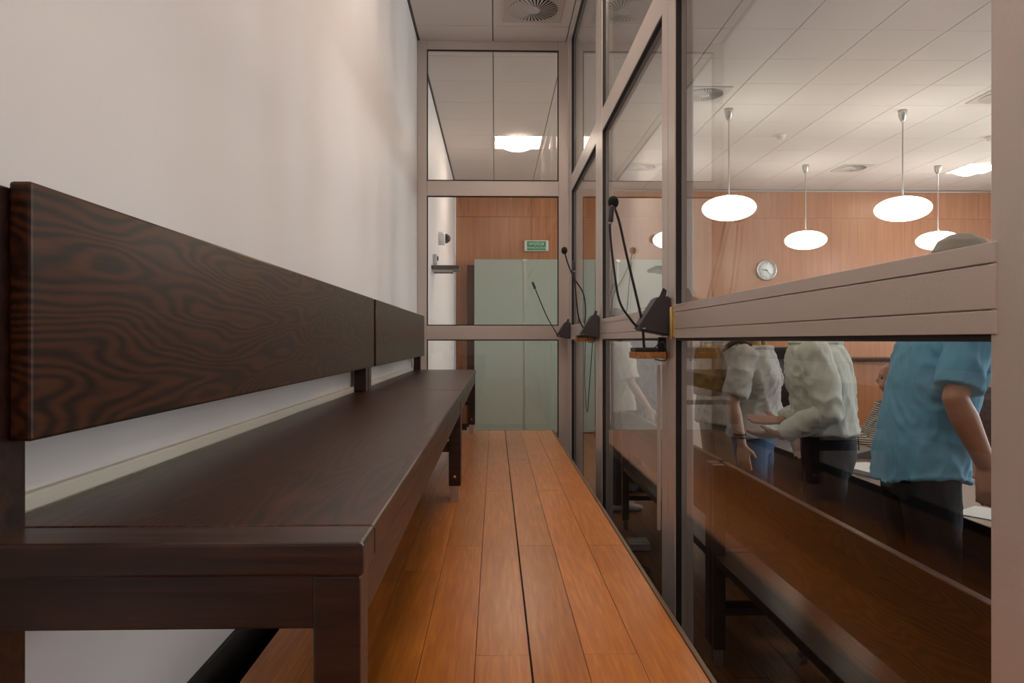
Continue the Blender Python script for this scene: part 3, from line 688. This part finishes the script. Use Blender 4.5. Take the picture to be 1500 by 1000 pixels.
    for sd, (el, wr_, hdir, pn, curl) in arms.items():
        hand(bm, M_ @ Vector(wr_), rot3 @ Vector(hdir), rot3 @ Vector(pn), 1 if sd == 'R' else -1, curl)
    body = link('body', remesh(bm, voxel, 2), skin, t)
    for sg_ in (1, -1):
        bm = bmesh.new(); bmesh.ops.create_uvsphere(bm, u_segments=10, v_segments=8, radius=.0075)
        for v in bm.verts: v.co = M_ @ (v.co+Vector((hd.x+sg_*.02, hd.y+.049, z0+.002)))
        link('eye', bm_mesh(bm, smoothed=True), 'black_plastic', body)
    def clothes(name, mat, fn, vox=.008, amp=wr, s=2):
        bm = bmesh.new(); fn(bm)
        for v in bm.verts: v.co = M_ @ v.co
        return link(name, remesh(bm, vox, s, (amp, seed) if amp else None), mat, t)
    # ---- shirt
    def shirt(bm):
        torso(bm, loose*.55, hem, .832, (lambda a: tail*math.cos(2*a)) if tail else None, 0 if tuck else .007)
        for sd, (el, wr_, *_r) in arms.items():
            el, wr_ = Vector(el), Vector(wr_); g = .004+loose*.16
            if sleeve == 'short':
                e = sh[sd].lerp(el, .86); bm_tube(bm, [sh[sd], sh[sd].lerp(el, .4), e], [.036+g*.6, .032+g, .031+g*1.3], 16, cut=True)
            else:
                bm_tube(bm, [sh[sd], sh[sd].lerp(el, .5), el, el.lerp(wr_, .5), el.lerp(wr_, .94)], [.036+g*.6, .031+g, .028+g, .024+g, .019+g*.6], 16, cut=True)
        bm_tube(bm, [nk-Vector((0, 0, .01)), nk+Vector((0, 0, .012))], [.044, .040], 14)
    clothes('shirt' if sleeve == 'long' else 'short_sleeved_shirt', top, shirt)
    # ---- trousers
    def trousers(bm):
        torso(bm, .006 if tuck else .003, .455, .585 if tuck else .54)
        for sg_, (a, k_, an) in legs.items():
            bm_tube(bm, [a+Vector((0, 0, -.005)), a.lerp(k_, .4), k_, k_.lerp(an, .5), an+Vector((0, 0, .012))], [.058, .053, .042, .038, .034], 16)
    clothes('trousers', bottom, trousers, .010, .006)
    if tuck:
        clothes('belt', 'leather_brown', lambda bm: torso(bm, .013, .572, .592), .008, 0, 1)
    for sg_, (a, k_, an) in legs.items():
        clothes('shoe', shoe, lambda bm: bm_tube(bm, [an+Vector((0, -.03, -.020)), an+Vector((0, .02, -.016)), an+Vector((0, .07, -.021)), an+Vector((0, .115, -.025))], [.022, .030, .029, .018], 14, .75, (0, 0, 1)), .006, 0, 2)
    # ---- hair
    def hairf(bm):
        rings(bm, [(hd.x, hd.y-.012, z0+q, r1, r2) for q, r1, r2 in ((-.012, .046, .046), (.01, .049, .054), (.035, .047, .056), (.055, .036, .044), (.067, .018, .022), (.071, .006, .008))], 20)
        bm_tube(bm, [(hd.x, hd.y-.030, z0-.03), (hd.x, hd.y-.022, z0+.02)], [.030, .036], 14)
        if hairstyle == 'long':
            for sg_ in (1, -1):
                bm_tube(bm, [(hd.x+sg_*.038, hd.y-.005, z0+.02), (hd.x+sg_*.047, hd.y-.005, z0-.05), (hd.x+sg_*.05, hd.y+.015, z0-.13)], [.020, .022, .012], 10)
            bm_tube(bm, [(hd.x, hd.y-.035, z0+.02), (hd.x, hd.y-.045, z0-.06), (hd.x, hd.y-.045, z0-.14)], [.035, .042, .02], 12)
    clothes('hair', hair, hairf, .006, .005, 2)
    return t, M_
PG = 'people standing in the courtroom'
# man in the blue shirt, leaning towards the table
person('grey-haired man in a blue short-sleeved shirt leaning towards the table', (1.64, 2.75, 0), 98, 1.82, 'skin_tan', 'blue_cotton', 'dark_trouser', 'hair_grey',
       {'R': ((.150, .004, .668), (.150, .058, .545), (0, .08, -1), (-1, .2, 0), .35), 'L': ((-.16, .05, .66), (-.13, .14, .55), (0, .35, -1), (1, .2, 0), .35)},
       lean=(0, .098), hem=.495, loose=.026, tail=.016, seed=3.1, belly=.02, wr=.012)
# man in the pale shirt with open hands
t2, M2 = person('man in a pale green long-sleeved shirt holding out his open hands', (1.63, 3.48, 0), -62, 1.70, 'skin_tan', 'pale_green_cotton', 'dark_trouser', 'hair_grey',
       {'L': ((-.150, -.012, .640), (-.105, .115, .570), (.15, 1, -.08), (.5, 0, 1), .14), 'R': ((.140, .020, .640), (.055, .135, .592), (-.1, 1, -.02), (-.5, 0, 1), .14)},
       lean=(0, .055), sleeve='long', hem=.572, loose=.04, tuck=True, seed=8.3, wr=.014)
t3, M3 = person('woman in a grey short-sleeved top and jeans with dark bracelets', (1.53, 4.22, 0), 122, 1.66, 'skin_fair', 'grey_jersey', 'jeans', 'hair_blonde',
       {'R': ((.155, -.035, .640), (.155, -.005, .505), (0, .1, -1), (-1, 0, 0), .35), 'L': ((-.150, .03, .635), (-.14, .11, .52), (0, .3, -1), (1, 0, 0), .3)},
       sleeve='short', hem=.52, loose=.03, hairstyle='long', female=True, seed=5.2, belly=.02)
for k in range(2):
    bm = bmesh.new(); c = Vector((.155, -.010-.002*k, .527+.010*k)); seg = 20; rr = []
    for i in range(seg):
        a = 2*math.pi*i/seg; p = c+Vector((math.cos(a)*.019, math.sin(a)*.019, 0)); rr.append(p)
    bm_tube(bm, [M3 @ p for p in rr+[rr[0]]], .004, 6); link('bracelet', bm_mesh(bm, smoothed=True), 'black_plastic', t3)
person('person in beige clothes standing behind the woman with bracelets', (1.62, 5.15, 0), 75, 1.70, 'skin_fair', 'beige_cotton', 'khaki', 'hair_dark',
       {'R': ((.150, .0, .635), (.145, .06, .505), (0, .1, -1), (-1, 0, 0), .4), 'L': ((-.150, .0, .635), (-.14, .06, .505), (0, .1, -1), (1, 0, 0), .4)},
       sleeve='long', hem=.49, loose=.035, seed=6.6)
t5, M5 = person('person in a striped shirt seated behind the long dark table', (2.79, 5.10, 0), -68, 1.70, 'skin_tan', 'striped_cotton', 'dark_trouser', 'hair_dark',
       {'L': ((-.150, .06, .40), (-.12, .19, .462), (.2, 1, -.1), (0, 0, -1), .2), 'R': ((.150, .06, .40), (.10, .19, .462), (-.2, 1, -.1), (0, 0, -1), .2)},
       lean=(0, -.06), sleeve='long', hem=.50, loose=.03, hairstyle='long', female=True, seated=True, seed=2.2)
bm = bmesh.new(); bm_tube(bm, [M5 @ Vector((-.123, .175, .455)), M5 @ Vector((-.121, .187, .461))], .034, 16); link('wristwatch', bm_mesh(bm, smoothed=True), 'black_plastic', t5)
CX, CY = .05, -.16
t = thing('chair', 'dark chair under the person in the striped shirt', 'chair', (2.90, 5.10, 0))
box('seat', 'black_leather', t, 2.62+CX, 3.04+CX, 5.04+CY, 5.48+CY, .325, .365, .01); box('backrest', 'black_leather', t, 3.01+CX, 3.06+CX, 5.06+CY, 5.46+CY, .45, .9, .01)
for x in (2.65+CX, 3.035+CX):
    for y in (5.07+CY, 5.45+CY): tube('leg', 'steel', t, [(x, y, .008), (x, y, .33 if x < 2.9 else .85)], .012, 8, 0)
person('person in a cream short-sleeved top, dark trousers and white clogs', (1.02, 6.05, 0), 82, 1.68, 'skin_fair', 'cream_jersey', 'dark_trouser', 'hair_dark',
       {'R': ((.150, .03, .635), (.145, .115, .52), (0, .25, -1), (-1, 0, 0), .35), 'L': ((-.150, .0, .635), (-.14, .06, .505), (0, .1, -1), (1, 0, 0), .35)},
       sleeve='short', hem=.50, loose=.03, shoe='white_plastic', female=True, seed=9.1)
person('person in a dark navy jacket standing next to the cream top', (1.42, 6.75, 0), 200, 1.72, 'skin_fair', 'navy_cotton', 'dark_trouser', 'hair_dark',
       {'R': ((.160, .03, .635), (.13, .12, .535), (-.1, .3, -1), (-1, 0, 0), .5), 'L': ((-.150, .0, .635), (-.14, .06, .505), (0, .1, -1), (1, 0, 0), .35)},
       sleeve='long', hem=.48, loose=.035, seed=4.4)
# backpack of the woman in grey
t = thing('backpack', 'mustard brown backpack on the back of the woman in grey', 'bag', (1.33, 4.33, 1.1))
bm = bmesh.new(); bm_box(bm, -.07, .07, -.12, .12, -.15, .15, .04)
for v in bm.verts: v.co = Matrix.Rotation(R(-35), 3, 'Z') @ Vector((v.co.x*(1.15-v.co.z*1.6), v.co.y, v.co.z))+Vector((1.315, 4.345, 1.24))
link('pouch', remesh(bm, .008, 3, (.014, 4.0)), 'mustard', t)
tube('strap', 'leather_brown', t, [(1.36, 4.25, 1.36), (1.42, 4.18, 1.41), (1.47, 4.10, 1.39)], .010, 8)
tube('strap', 'leather_brown', t, [(1.40, 4.42, 1.36), (1.47, 4.38, 1.41), (1.56, 4.34, 1.39)], .010, 8)
